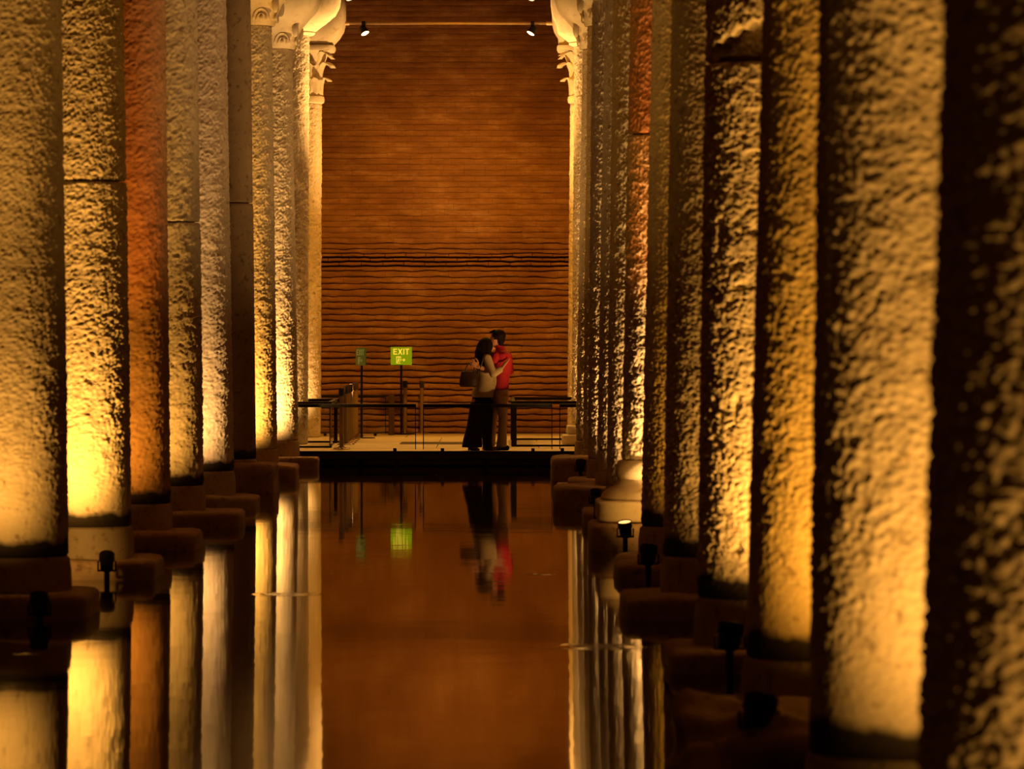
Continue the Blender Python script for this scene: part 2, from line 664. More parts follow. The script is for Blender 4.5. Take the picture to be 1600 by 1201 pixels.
# ------------------------------------------------------------------ columns
def rough_shaft(name, parent, mat, z0, z1, zfine, r_at, x_at, d, amp, seed, cell=0.039, pits=0.0, chip=None, step=None):
    if step is None:
        step = 0.0105 if d < 40 else 0.0145
    zf = min(z1, zfine)
    zs = np.arange(z0, zf, step * 0.95)
    if z1 - zf > 0.02:
        zs = np.concatenate([zs, np.arange(zf, z1, step * 2.2)])
    zs = np.append(zs[zs < z1 - 0.004], z1)
    r_m = 0.35
    th = np.concatenate([np.linspace(-2.05, 2.05, int(4.1 * r_m / step)), np.linspace(2.05, 2 * PI - 2.05, 14)[1:-1]])
    nt_ = len(th)
    Z, T = np.meshgrid(zs, th, indexing='ij')
    Zr, Tr = Z.ravel(), T.ravel()
    R = r_at(Zr)
    sx, cy = np.sin(Tr), -np.cos(Tr)
    P = np.stack([sx * r_m / cell, cy * r_m / cell, Zr / (cell * 0.66)], 1) + seed * 13.7
    wob = np.stack([noise3(P * 0.5 + 31.3), noise3(P * 0.5 + 57.1), noise3(P * 0.5 + 71.9)], 1)
    a1 = np.abs(noise3(P + wob * 0.35))
    a2 = noise3(P * 2.1 + 5.5)
    a3 = noise3(P * 0.28 + 9.1)
    h = amp * 1.18 * (1.50 * np.minimum(a1, 0.55) + 0.24 * a2 + 0.40 * a3 - 0.42)
    if pits > 0:
        pt = noise3(P * np.array([0.42, 0.42, 0.36]) + 77.7)
        h -= pits * sstep(0.42, 0.62, pt)
    lo, hi, mn = (0.55, 1.35, 0.20) if seed in (1, 2, 2.5, 21, 22) else (0.30, 0.75, 0.45)
    smooth_low = mn + (1 - mn) * sstep(lo, hi, Zr + 0.25 * a3)
    h *= smooth_low
    if chip is not None:
        h -= chip(Tr, Zr)
    e = 0.02
    h -= 0.012 * (sstep(z0 + e, z0, Zr) + sstep(z1 - e, z1, Zr))
    V = np.stack([x_at(Zr) + sx * (R + h), cy * (R + h), Zr], 1)
    idx = np.arange(len(zs) * nt_).reshape(len(zs), nt_)
    a = idx[:-1, :].ravel(); b = np.roll(idx, -1, 1)[:-1, :].ravel()
    c = np.roll(idx, -1, 1)[1:, :].ravel(); dd = idx[1:, :].ravel()
    q = np.stack([a, b, c, dd], 1)
    # caps
    nv = len(V)
    V = np.vstack([V, [[float(x_at(np.array([z0]))[0]), 0, z0]], [[float(x_at(np.array([z1]))[0]), 0, z1]]])
    bot = idx[0]; top = idx[-1]
    me = from_np(name, V, q, mat, parent)
    bmx = bmesh.new(); bmx.from_mesh(me.data)
    bmx.verts.ensure_lookup_table()
    bmx.faces.new([bmx.verts[i] for i in bot[::-1]])
    bmx.faces.new([bmx.verts[i] for i in top])
    bmesh.ops.delete(bmx, geom=[v for v in bmx.verts if not v.link_faces], context='VERTS')
    bmx.to_mesh(me.data); bmx.free()
    return me


def rough_block(name, c, s, mat, parent=None, seed=0.0, rnd=0.10, amp=0.016, n=13):
    """hewn block with worn edges"""
    bm = bmesh.new()
    bmesh.ops.create_cube(bm, size=2.0)
    bmesh.ops.subdivide_edges(bm, edges=bm.edges[:], cuts=n, use_grid_fill=True)
    co = np.array([v.co[:] for v in bm.verts])
    k = 16.0 if rnd < 0.2 else 3.4
    nrm = (np.abs(co) ** k).sum(1) ** (1 / k)
    sph = co / nrm[:, None]
    co2 = sph * np.array(s) / 2
    nz = noise3(co2 * 3.1 + seed * 7.3 + 2.2) * amp * 1.6 + noise3(co2 * 9.0 + seed * 3.3) * amp * 0.6
    nn = sph / np.linalg.norm(sph, axis=1)[:, None]
    co2 = co2 + nn * nz[:, None] + np.array(c)
    for v, p in zip(bm.verts, co2):
        v.co = p
    o = from_bm(name, bm, mat, parent, smooth=True)
    return o


def flared(bm, sec, n=28, pw=5.0, c=(0, 0)):
    """stack of rounded-square rings: sec = (half width, z, exponent)"""
    rings = []
    for hw, z, e in sec:
        ring = []
        for i in range(n):
            a = 2 * PI * (i + 0.5) / n
            ca, sa = math.cos(a), math.sin(a)
            rr = hw / ((abs(ca) ** e + abs(sa) ** e) ** (1 / e))
            ring.append(bm.verts.new((c[0] + rr * ca, c[1] + rr * sa, z)))
        rings.append(ring)
    for a, b in zip(rings, rings[1:]):
        for i in range(n):
            j = (i + 1) % n
            bm.faces.new((a[i], a[j], b[j], b[i]))
    bm.faces.new(list(reversed(rings[0])))
    bm.faces.new(rings[-1])


def cap_block(parent, x, z):
    """flared block capital with an arch and palm motif cut in each face"""
    bm = bmesh.new()
    flared(bm, [(0.335, z, 2.0), (0.345, z + 0.03, 2.2), (0.35, z + 0.06, 2.6), (0.37, z + 0.16, 3.5), (0.43, z + 0.30, 4.5),
                (0.53, z + 0.43, 6), (0.61, z + 0.52, 7), (0.66, z + 0.60, 8), (0.70, z + 0.72, 8), (0.70, z + 1.57, 8)], 48, c=(x, 0))
    cap = from_bm('capital', bm, M_CAP, parent, smooth=True)
    cap.data.set_sharp_from_angle(angle=math.radians(35))
    bm = bmesh.new()
    for k in range(4):
        rot = Matrix.Rotation(k * PI / 2, 3, 'Z')
        for xo in (-0.17, 0.17):
            for ra, rt in ((0.105, 0.017), (0.062, 0.015)):
                pts = []
                for i in range(11):
                    t = PI * i / 10
                    zz = z + 0.06 + ra * 1.5 * math.sin(t)
                    pts.append(rot @ Vector((xo + ra * math.cos(t), -0.345 - 0.30 * max(0, (zz - z - 0.08)) ** 1.15 - 0.005, zz)) + Vector((x, 0, 0)))
                bm_tube(bm, pts, [rt] * 11, 8)
            p = rot @ Vector((xo, -0.36, z + 0.10)) + Vector((x, 0, 0))
            bm_ell(bm, p, (0.022, 0.03, 0.045), None, 8, 6)
        p = rot @ Vector((0.36, -0.40, z + 0.27)) + Vector((x, 0, 0))
        bm_ell(bm, p, (0.05, 0.05, 0.12), None, 10, 8)
    rel = from_bm('relief', bm, M_CAP, cap, smooth=True)
    return cap


def cap_bell(parent, x, z, top):
    """plain bulging impost capital on a round neck ring"""
    bm = bmesh.new()
    flared(bm, [(0.36, z, 2.0), (0.40, z + 0.02, 2.2), (0.44, z + 0.06, 2.8), (0.55, z + 0.15, 4), (top - 0.09, z + 0.28, 5.5), (top - 0.025, z + 0.42, 7), (top, z + 0.60, 8),
                (top, z + 0.80, 9), (top, z + 1.0, 9)], 56, c=(x, 0))
    cap = from_bm('capital', bm, M_CAP, parent, smooth=True)
    lathe('neck_ring', [(0.33, z - 0.05), (0.37, z - 0.035), (0.385, z - 0.01), (0.37, z + 0.015), (0.33, z + 0.02)], M_CAP, cap, 40, (x, 0, 0))
    return cap


def leaf_mesh(h, wd, curl, out):
    """one acanthus leaf that rises and curls outward; bottom centre at the origin, outward = -y"""
    nu, nv_ = 8, 12
    vv, qq = [], []
    for side in (0, 1):
        for j in range(nv_ + 1):
            t = j / nv_
            wj = wd * (0.62 + 0.5 * math.sin(PI * min(1, t * 1.05)) - 0.35 * t ** 3)
            yy = -out * t ** 2.4
            zz = h * math.sin(min(1.0, t / 0.82) * PI / 2) if t < 0.82 else h - curl * (t - 0.82) / 0.18 * 0.75
            if t > 0.82:
                yy -= curl * 0.55 * math.sin((t - 0.82) / 0.18 * PI * 0.7)
            for i in range(nu + 1):
                u = i / nu * 2 - 1
                lob = 1 + 0.16 * math.cos(t * PI * 7) * abs(u)
                vv.append((u * wj * lob * 0.5, yy + 0.03 * u * u - 0.012 * (abs(u) < 0.15) + side * 0.045, zz))
    per = (nu + 1) * (nv_ + 1)
    for j in range(nv_):
        for i in range(nu):
            p = j * (nu + 1) + i
            qq.append((p, p + 1, p + nu + 2, p + nu + 1))
            qq.append((per + p, per + p + nu + 1, per + p + nu + 2, per + p + 1))
    for i in range(nu):
        qq.append((per + i, per + i + 1, i + 1, i))
        p = nv_ * (nu + 1) + i
        qq.append((p, p + 1, per + p + 1, per + p))
    for j in range(nv_):
        p = j * (nu + 1)
        qq.append((p, p + nu + 1, per + p + nu + 1, per + p))
        p = p + nu
        qq.append((per + p, per + p + nu + 1, p + nu + 1, p))
    return vv, qq


LEAF = {}


def cap_leafy(parent, x, z, top):
    """two-tier leaf capital under a plain bulging impost block"""
    H = 0.82
    bm = bmesh.new()
    bm_lathe(bm, [(0.30, z), (0.305, z + 0.25), (0.33, z + 0.5), (0.40, z + 0.68), (0.44, z + 0.74)], 32, (x, 0, 0))
    flared(bm, [(0.50, z + 0.74, 9), (0.52, z + 0.78, 9), (0.52, z + H, 9), (0.49, z + H + 0.01, 9)], 40, c=(x, 0))
    cap = from_bm('capital', bm, M_CAP, parent, smooth=True)
    cap.data.set_sharp_from_angle(angle=math.radians(35))
    lathe('neck_ring', [(0.30, z - 0.13), (0.335, z - 0.11), (0.345, z - 0.06), (0.335, z - 0.01), (0.30, z + 0.01)], M_CAP, cap, 40, (x, 0, 0))
    if not LEAF:
        for nm, args in (('low', (0.30, 0.22, 0.09, 0.11)), ('high', (0.55, 0.20, 0.11, 0.20)), ('corner', (0.70, 0.13, 0.12, 0.34))):
            vv, qq = leaf_mesh(*args)
            o = from_np('leaf', vv, qq, M_CAP)
            LEAF[nm] = o.data
            bpy.data.objects.remove(o)
    for k in range(8):
        a = k * PI / 4
        for nm, off in (('low', 0.0), ('high', PI / 8)):
            o = bpy.data.objects.new('leaf', LEAF[nm]); COL.objects.link(o); o.parent = cap
            rot = a + off
            o.rotation_euler = (0, 0, rot)
            o.location = (x + 0.31 * math.sin(rot), -0.31 * math.cos(rot), z + 0.01)
    for k in range(4):
        rot = PI / 4 + k * PI / 2
        o = bpy.data.objects.new('volute', LEAF['corner']); COL.objects.link(o); o.parent = cap
        o.rotation_euler = (0, 0, rot)
        o.location = (x + 0.31 * math.sin(rot), -0.31 * math.cos(rot), z + 0.03)
    bm = bmesh.new()
    zz = z + H + 0.01
    flared(bm, [(0.46, zz, 8), (0.49, zz + 0.03, 8), (top - 0.10, zz + 0.14, 8), (top - 0.03, zz + 0.26, 8), (top, zz + 0.40, 9), (top, zz + 0.9, 9)], 56, c=(x, 0))
    imp = from_bm('impost', bm, M_CAP, parent, smooth=True)
    return cap


# what the eye tells apart about each column, in row order from the camera
LABELS = {
    ('L', 1): 'broad blurred rough column closest to the camera in the left row',
    ('L', 2): 'second left-row column, bright at its foot, with a thin joint a quarter way down',
    ('L', 3): 'reddish stippled left-row column, third from the camera, without any joint',
    ('L', 4): 'fourth left-row column, gouged and patched, with a joint between two drums',
    ('L', 5): 'pinkish pale column with fine even stipple, fifth in the left row',
    ('L', 6): 'smooth unlit dark column with a joint, sixth in the left row',
    ('L', 7): 'glowing column under an arch-carved capital beside the dark smooth column',
    ('L', 8): 'column blazing white near its foot, at the left end of the walkway edge',
    ('L', 9): 'column on the walkway with a white-lit edge under a plain bulging capital, left side',
    ('L', 10): 'last left column by the brick wall, under a leafy capital',
    ('R', 0): 'out-of-focus dark column at the right picture edge, closest to the camera',
    ('R', 1): 'second right-row column, wide and coarse, softly blurred and golden',
    ('R', 2): 'third right-row column, saturated amber with a black band at its foot',
    ('R', 3): 'fourth right-row column with a big chip broken out above its joint',
    ('R', 4): 'fifth right-row column, narrow, dim and deeply stippled',
    ('R', 5): 'sixth right-row column, dim amber, beside the red-lit one',
    ('R', 6): 'red-lit column with a moulded stepped base, seventh in the right row',
    ('R', 7): 'right-row column just behind the red-lit one, pale stipple',
    ('R', 8): 'right-row column second behind the red-lit one, in half shade',
    ('R', 9): 'right-row column third behind the red-lit one, pale bright stipple',
    ('R', 10): 'slim looking dim column of the right row, fourth behind the red-lit one',
    ('R', 11): 'right-row column whose foot stands at the walkway edge',
    ('R', 12): 'bright right column rising from stones on the walkway, plain bulging capital',
    ('R', 13): 'last right column by the brick wall, under a white-lit leafy capital',
}
JOINTS = {('L', 2): 3.14, ('L', 4): 3.06, ('L', 6): 3.54, ('R', 6): 3.73, ('R', 3): 3.49}
AMPS = {('L', 1): 0.0135, ('L', 2): 0.016, ('L', 3): 0.013, ('L', 4): 0.0155, ('L', 5): 0.014, ('L', 6): 0.003,
        ('R', 0): 0.017, ('R', 1): 0.0135, ('R', 2): 0.0115, ('R', 3): 0.015, ('R', 4): 0.015, ('R', 5): 0.013}
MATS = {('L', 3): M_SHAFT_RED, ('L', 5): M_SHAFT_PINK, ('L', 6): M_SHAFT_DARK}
# plinth blocks: (aisle-side overhang, front y offset, top z, height)
PL = {('L', 1): (0.17, -0.62, 0.17), ('L', 2): (0.22, -0.62, 0.155), ('L', 3): (0.27, -0.66, 0.16), ('L', 4): (0.40, -0.66, 0.15),
      ('L', 5): (0.28, -0.62, 0.13), ('L', 6): (0.26, -0.66, 0.36), ('L', 7): (0.28, -0.70, 0.20), ('L', 8): (0.30, -0.60, 0.17),
      ('R', 0): (0.20, -0.60, 0.15), ('R', 1): (0.20, -0.62, 0.15), ('R', 2): (0.12, -0.60, 0.12), ('R', 3): (0.17, -0.66, 0.13),
      ('R', 4): (0.28, -0.66, 0.155), ('R', 5): (0.20, -0.62, 0.12), ('R', 6): (0.26, -0.70, 0.27), ('R', 7): (0.24, -0.60, 0.16),
      ('R', 8): (0.48, -0.66, 0.25), ('R', 9): (0.24, -0.60, 0.17), ('R', 10): (0.42, -0.64, 0.31), ('R', 11): (0.15, -0.5, 0.17)}

for (side, k), lab in LABELS.items():
    s, ax, d, lean, r0, zt = col_geom(side, k)
    key = (side, k)
    root = thing('stone_column', (ax, d, 0), lab, 'column', 'columns of the left row' if side == 'L' else 'columns of the right row', kind='thing')
    x_at = lambda z, lean=lean: lean * z
    r_at = lambda z, r0=r0: r0 - 0.011 * z
    on_deck = key in (('L', 9), ('L', 10), ('R', 12), ('R', 13))
    tall = {('L', 9): 6.62, ('R', 12): 6.46}.get(key, 5.76 if k in (10, 13) and on_deck else 6.05)
    foot = 0.225 if on_deck else 0.40
    if key == ('R', 6):
        foot = 0.79
    amp = AMPS.get(key, 0.0165)
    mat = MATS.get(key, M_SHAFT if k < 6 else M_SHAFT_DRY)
    zf = min(tall, zt + 0.35)
    seed = k + (20 if side == 'R' else 0)
    chip = None
    if key == ('R', 3):
        def chip(T, Z):
            # a wedge broken out above the joint, wider towards the outer side
            t = np.where(T > PI, T - 2 * PI, T)
            lim = 3.49 + 0.075 + 0.15 * np.clip(t + 1.15, 0, 1.3) + 0.012 * np.sin(t * 23)
            a = sstep(-1.25, -1.0, t) * sstep(1.1, 0.8, t) * sstep(lim + 0.012, lim - 0.012, Z) * (Z > 3.47)
            return 0.10 * np.clip(a, 0, 1)
    pits = {('L', 4): 0.016, ('R', 3): 0.018, ('L', 2): 0.010}.get(key, 0.0)
    if key in JOINTS:
        zj = JOINTS[key]
        rough_shaft('lower_drum', root, mat, foot, zj - 0.006, zf, r_at, x_at, d, amp, seed, pits=pits)
        rough_shaft('upper_drum', root, M_SHAFT_RED if key == ('R', 6) else mat, zj + 0.006, tall, zf, lambda z, r0=r0: r0 - 0.011 * z - 0.004, x_at, d, amp, seed + 0.5, pits=pits, chip=chip)
        bmj = bmesh.new()
        bm_lathe(bmj, [(0.27, zj - 0.03), (0.27, zj + 0.03)], 24, (lean * zj, 0, 0))
        from_bm('joint', bmj, M_MORTAR, root)
    else:
        rough_shaft('shaft', root, mat, foot, tall, zf, r_at, x_at, d, amp, seed, pits=pits)
    xt = lean * tall
    # foot and plinth
    if key == ('R', 6):
        lathe('base', [(0.37, 0.79), (0.385, 0.78), (0.40, 0.74), (0.415, 0.69), (0.40, 0.64), (0.385, 0.62), (0.40, 0.58), (0.45, 0.54), (0.48, 0.53), (0.52, 0.50),
                       (0.545, 0.45), (0.52, 0.43)][::-1], M_CAP, root, 48)
        rough_block('plinth', (0, 0, 0.34), (1.16, 1.16, 0.19), M_CAP, root, seed, amp=0.008)
        rough_block('footing', (0.04, -0.02, -0.02), (1.36, 1.30, 0.52), M_BLOCK, root, seed + 3)
    elif not on_deck:
        ov, fy, ztop = PL[key]
        bz = ztop - 0.01
        lathe('base', [(0.372, bz), (0.378, bz + 0.02), (0.374, 0.30), (0.362, 0.385), (0.345, 0.40)], M_FOOT, root, 40)
        hw_in = 0.355 + ov
        hw_out = 0.62
        cx = s * (hw_out - hw_in) / 2
        bk = 0.36 if key in (('L', 8), ('R', 11)) else 0.60
        rough_block('plinth', (cx, (bk + fy) / 2, ztop / 2 - 0.15), (hw_in + hw_out, bk - fy, ztop + 0.30), M_BLOCK, root, seed)
    elif key == ('R', 12):
        rough_block('base', (0.06, 0, 0.46), (0.98, 0.9, 0.13), M_CAP, root, seed)
        rough_block('plinth', (0.04, -0.02, 0.30), (1.08, 1.0, 0.16), M_CAP, root, seed + 1)
    # capitals
    if key == ('L', 9):
        cap_bell(root, xt, tall, 0.78)
    elif key == ('R', 12):
        cap_bell(root, xt, tall, 0.66)
    elif key == ('L', 10):
        cap_leafy(root, xt, tall + 0.13, 0.69)
    elif key == ('R', 13):
        cap_leafy(root, xt, tall + 0.13, 0.60)
    else:
        cap_block(root, xt, tall)

# ------------------------------------------------------------------ loose stones in the water
def stone_thing(c, s_, lab, seed, rnd=0.3, amp=0.04, mat=M_BLOCK):
    o = rough_block('stone', (0, 0, 0), s_, mat, None, seed, rnd, amp)
    o.location = c
    tag(o, lab, 'stone')
    return o

p = px(1120, 1135, 20.4)
stone_thing((p.x + 0.20, 20.5, 0.02), (0.80, 0.9, 0.50), 'rugged boulder lying in the water below the third right-row column', 3.3, 0.3, 0.085)
p = px(985, 880, 38.0)
stone_thing((p.x + 0.03, 38.2, -0.02), (0.30, 0.6, 0.30), 'small lit stone in the water under the red glowing floodlight', 5.1, 0.3, 0.02, M_FOOT)
p = px(890, 750, 60)
stone_thing((0.95, 58.6, -0.01), (0.42, 0.7, 0.10), 'flat pale slab just above water beside the dark block near the walkway', 6.1, 0.1, 0.01, M_CAP)


# ------------------------------------------------------------------ floodlights standing in the water
def floodlight(x, y, ztop, lab, lens, aim, r=0.055, pole=0.022, stand=-0.35):
    root = thing('floodlight', (x, y, 0), lab, 'floodlight', 'floodlights at the column feet')
    ax_ = Vector(aim).normalized()
    rot = Vector((0, 0, 1)).rotation_difference(ax_).to_matrix()
    c = Vector((0, 0, ztop - 0.06))
    bm = bmesh.new()
    bm_tube(bm, [(0, 0, stand), (0, 0, ztop - 0.13)], [pole, pole], 12)
    from_bm('pole', bm, M_BLACK, root, smooth=False)
    bm = bmesh.new()
    bm_box(bm, (0, 0, ztop - 0.135), (2.3 * r, 0.03, 0.016), 0.003)
    for sx in (-1, 1):
        bm_box(bm, (sx * 1.1 * r, 0, ztop - 0.10), (0.012, 0.03, 0.08), 0.003)
    from_bm('bracket', bm, M_BLACK, root)
    h = lathe('housing', [(r * 0.55, -0.085), (r * 0.8, -0.075), (r * 0.86, -0.03), (r * 0.86, 0.0), (r, 0.008), (r, 0.06), (r * 0.9, 0.062), (r * 0.88, 0.045)], M_BLACK, root, 28, c, rot)
    lathe('lens', [(r * 0.88, 0.043), (r * 0.88, 0.052), (r * 0.5, 0.058), (0.002, 0.06)], lens, h, 28, c, rot)
    return root


for (x, y, d, lab, lens, aim, r) in (
    (62, 928, 31.0, 'black floodlight in the water before the blurred closest left column', M_LENS_OFF, (-0.1, 0.6, 1), 0.065),
    (167, 864, 35.95, 'black floodlight on a post, mirrored in the water before the second left column', M_LENS_OFF, (-0.05, 0.8, 1), 0.062),
    (1140, 974, 25.2, 'black floodlight with a pale glinting side before the fourth right-row column', M_LENS_OFF, (0.15, 0.25, 1), 0.075),
    (1186, 1088, 20.15, 'large blurred black floodlight above the boulder', M_LENS_OFF, (0.2, 0.4, 1), 0.078),
    (1013, 853, 35.6, 'black floodlight right behind the dim sixth right-row column foot', M_LENS_OFF, (0.1, 0.4, 1), 0.07),
    (977, 814, 40.4, 'floodlight with a glowing orange lens before the red-lit column', M_LENS_RED, (-0.12, -0.28, 1), 0.064),
    (931, 765, 46.0, 'dark floodlight against the wide block behind the glowing one', M_LENS_OFF, (0.1, 0.4, 1), 0.06),
    (907, 719, 60.4, 'small dark floodlight beside the dark block at the walkway', M_LENS_OFF, (0.1, 0.4, 1), 0.07),
):
    q = px(x, y, d)
    floodlight(q.x, d, q.z, lab, lens, aim, r)

# ------------------------------------------------------------------ walkway
DZ = 0.225
walk = thing('walkway', (0, 67, 0), 'pale slab walkway on dark beams crossing in front of the brick wall', 'walkway', kind='thing')
random.seed(9)
YS = [67.28, 69.4, 71.75, 73.45, 76.4, 79.8]
for j in range(5):
    x = -6.2 + (0.6 if j % 2 else 0)
    while x < 4.4:
        wdt = 1.55
        x1 = min(4.4, x + wdt)
        mat = M_DECK
        nm = 'slab'
        mid = (x + x1) / 2
        if j == 2 and -1.9 < mid < 0.4:
            mat, nm = M_DARK_DECK, 'dark_slab'  # darker panels in the middle of the deck
        zt_ = DZ + random.uniform(-0.002, 0.002)
        y0, y1 = YS[j] - 67 + 0.008, YS[j + 1] - 67 - 0.008
        # leave the shafts of the columns that rise through the deck their opening
        box(nm, ((x + x1) / 2, (y0 + y1) / 2, zt_ - 0.02), (x1 - x - 0.010, y1 - y0, 0.04), mat, walk, 0.003)
        x = x1
box('edge_beam', (-0.9, 0.27, DZ - 0.056), (10.6, 0.06, 0.092), M_BEAM, walk, 0.006)
box('edge_strip', (-0.9, 0.27, DZ + 0.000), (10.6, 0.10, 0.018), M_DARK_DECK, walk, 0.003)
box('underglow_beam', (-0.9, 0.62, 0.070), (10.6, 0.08, 0.085), M_DECK, walk, 0.004)  # pale beam added to stand for the strip of light below the deck
for yb in (3.2, 6.4, 9.6, 12.2):
    box('cross_beam', (-0.9, yb, DZ - 0.085), (10.6, 0.12, 0.09), M_BEAM, walk, 0.006)
for i, xx in enumerate((-4.9, -3.6, -2.36, -2.02, -1.5, -0.2, 0.55, 1.9, 3.2)):
    box('support', (xx, 0.36 + 0.10 * (i % 2), 0.0), (0.07, 0.07, 0.30), M_BEAM, walk, 0.004)


def rail_section(root, a, b, z=0.895, th=0.050, clip=True, glass=True, bottom=False):
    """handrail, pane and its two edges between the plan points a and b (world), as parts of root"""
    a, b = Vector((a[0], a[1], 0)), Vector((b[0], b[1], 0))
    L = (b - a).length
    ang = math.atan2(b.y - a.y, b.x - a.x)
    R = Matrix.Rotation(ang, 3, 'Z')
    m = (a + b) / 2 - root.location
    m.z = 0
    box('handrail', m + Vector((0, 0, z)), (L, 0.06, th), M_RAIL, root, 0.006, R)
    if glass:
        box('glass_pane', m + Vector((0, 0, (z + DZ) / 2 + 0.01)), (L - 0.02, 0.012, z - DZ - 0.06), M_GLASS, root, 0.0, R)
        for sx in (-1, 1):
            box('pane_edge', m + R @ Vector((sx * (L / 2 - 0.006), 0, (z + DZ) / 2 + 0.008 - z * 0)) , (0.012, 0.016, z - DZ - 0.05), M_RAIL, root, 0.002, R)
        for sx in (-0.35, 0.35):
            box('clamp', m + R @ Vector((sx * L, 0, DZ + 0.028)), (0.05, 0.03, 0.045), M_RAIL, root, 0.004, R)
    if bottom:
        box('channel', m + Vector((0, 0, DZ + 0.014)), (L, 0.05, 0.03), M_RAIL, root, 0.004, R)


FR = 67.27
for (x0, x1, lab) in ((430, 650, 'long glass railing section with dark handrail at the water edge, before the stanchions'),
                      (661, 863, 'glass railing section with dark handrail that passes in front of the couple'),
                      (874, 905, 'short end section of glass railing by the right-hand columns')):
    a = ((x0 - VX) * FR / F, FR); b = ((x1 - VX) * FR / F, FR)
    root = thing('glass_railing', ((a[0] + b[0]) / 2, FR, 0), lab, 'railing', 'glass railings along the walkway edge')
    rail_section(root, a, b)
# U-shaped railings round the columns that come through the walkway
root = thing('glass_railing', (-2.9, 71, 0), 'three-sided railing round the left column on the walkway, thick corner post', 'railing', 'glass railings round columns')
rail_section(root, (-3.6, 69.6), (-2.52, 69.6), glass=False, bottom=True)
rail_section(root, (-2.55, 69.6), (-2.58, 72.9), bottom=False)
rail_section(root, (-3.6, 72.9), (-2.52, 72.9), glass=False, bottom=True)
box('post', (-2.585 + 2.9, 72.7 - 71, (DZ + 0.9) / 2), (0.085, 0.085, 0.9 - DZ), M_RAIL, root, 0.006)
root = thing('glass_railing', (0.8, 72.5, 0), 'three-sided railing round the right column on the walkway, beside the man', 'railing', 'glass railings round columns')
rail_section(root, (0.19, 70.4), (1.35, 70.4), glass=False, bottom=True)
rail_section(root, (0.215, 70.4), (0.215, 74.8), bottom=False)
rail_section(root, (0.19, 74.8), (1.5, 74.8), glass=False, bottom=True)
for yy in (70.4, 74.8):
    box('post', (0.225 - 0.8, yy - 72.5, (DZ + 0.9) / 2), (0.082, 0.085, 0.9 - DZ), M_RAIL, root, 0.006)
root = thing('glass_railing', (-2.2, 77.5, 0), 'back railing along the brick wall ending at a single brown post', 'railing')
rail_section(root, (-3.1, 77.5), (-1.90, 77.5), glass=True)
box('post', (-1.83 + 2.2, 78.4 - 77.5, (DZ + 0.90) / 2), (0.095, 0.095, 0.90 - DZ), simple('brown_post', (0.07, 0.04, 0.025), 0.5), root, 0.008)


# ------------------------------------------------------------------ stanchions
def stanchion(x, y, lab, group=None):
    root = thing('stanchion', (x, y, DZ), lab, 'stanchion', group)
    lathe('base', [(0.133, 0.002), (0.136, 0.012), (0.125, 0.022), (0.06, 0.034), (0.04, 0.05)], M_CHROME, root, 32)
    lathe('post', [(0.033, 0.03), (0.033, 0.80)], M_POST, root, 20)
    h = lathe('head', [(0.033, 0.79), (0.042, 0.80), (0.042, 0.895), (0.036, 0.91)], M_BEAM, root, 20)
    box('belt_slot', (0, -0.041, 0.85), (0.012, 0.012, 0.06), M_BLACK, h, 0.001)
    return root


def copy_tree(o):
    c = o.copy(); COL.objects.link(c)
    for ch in [x for x in COL.objects if x.parent == o]:
        cc = ch.copy(); COL.objects.link(cc); cc.parent = c
        for g in [x for x in COL.objects if x.parent == ch]:
            gg = g.copy(); COL.objects.link(gg); gg.parent = cc
    return c


ORD = ['first and frontmost', 'second', 'third', 'fourth', 'fifth', 'sixth', 'seventh', 'last, rearmost']
first = None
for i in range(8):
    d = (68.6, 71.4, 72.6, 73.7, 74.7, 75.6, 76.5, 77.3)[i]
    x = (533.5, 540.5, 543.8, 547, 549.6, 552, 554.2, 556.4)[i]
    X = (x - VX) * d / F
    lab = f'{ORD[i]} bronze stanchion from the water in the tight file beside the corner post'
    if first is None:
        first = stanchion(X, d, lab, 'stanchions in a file')
    else:
        c = copy_tree(first); c.location = (X, d, DZ); c['label'] = lab
for x, lab in ((633, 'bronze stanchion half hidden behind the bright exit sign pole'), (659, 'lone bronze stanchion by the brick wall, clear of the exit sign')):
    d = 79.56
    c = copy_tree(first); c.location = ((x - VX) * d / F, d, DZ); c['label'] = lab; c['group'] = 'stanchions at the wall'

# ------------------------------------------------------------------ exit signs
M_SIGN = emit('green_sign_face', (0.16, 0.27, 0.002), 0.75)
M_SIGN2 = emit('dim_green_sign_face', (0.05, 0.055, 0.003), 0.55, 0.12)  # same face, its dim look at a slant put into the colour
M_LET = emit('yellow_lettering', (0.80, 0.62, 0.06), 0.80)
M_LET2 = emit('dim_yellow_lettering', (0.22, 0.19, 0.03), 0.55, 0.15)  # lettering darkened in its colour to match the dim face


def poly_flat(name, polys, mat, parent, y, th=0.004):
    bm = bmesh.new()
    for pl in polys:
        vs = [bm.verts.new((p[0], y, p[1])) for p in pl]
        f = bm.faces.new(vs)
        f.normal_update()
        if f.normal.y > 0:
            f.normal_flip()
        r = bmesh.ops.extrude_face_region(bm, geom=[f])
        for v in r['geom']:
            if isinstance(v, bmesh.types.BMVert):
                v.co.y -= th
    bmesh.ops.recalc_face_normals(bm, faces=bm.faces[:])
    return from_bm(name, bm, mat, parent)


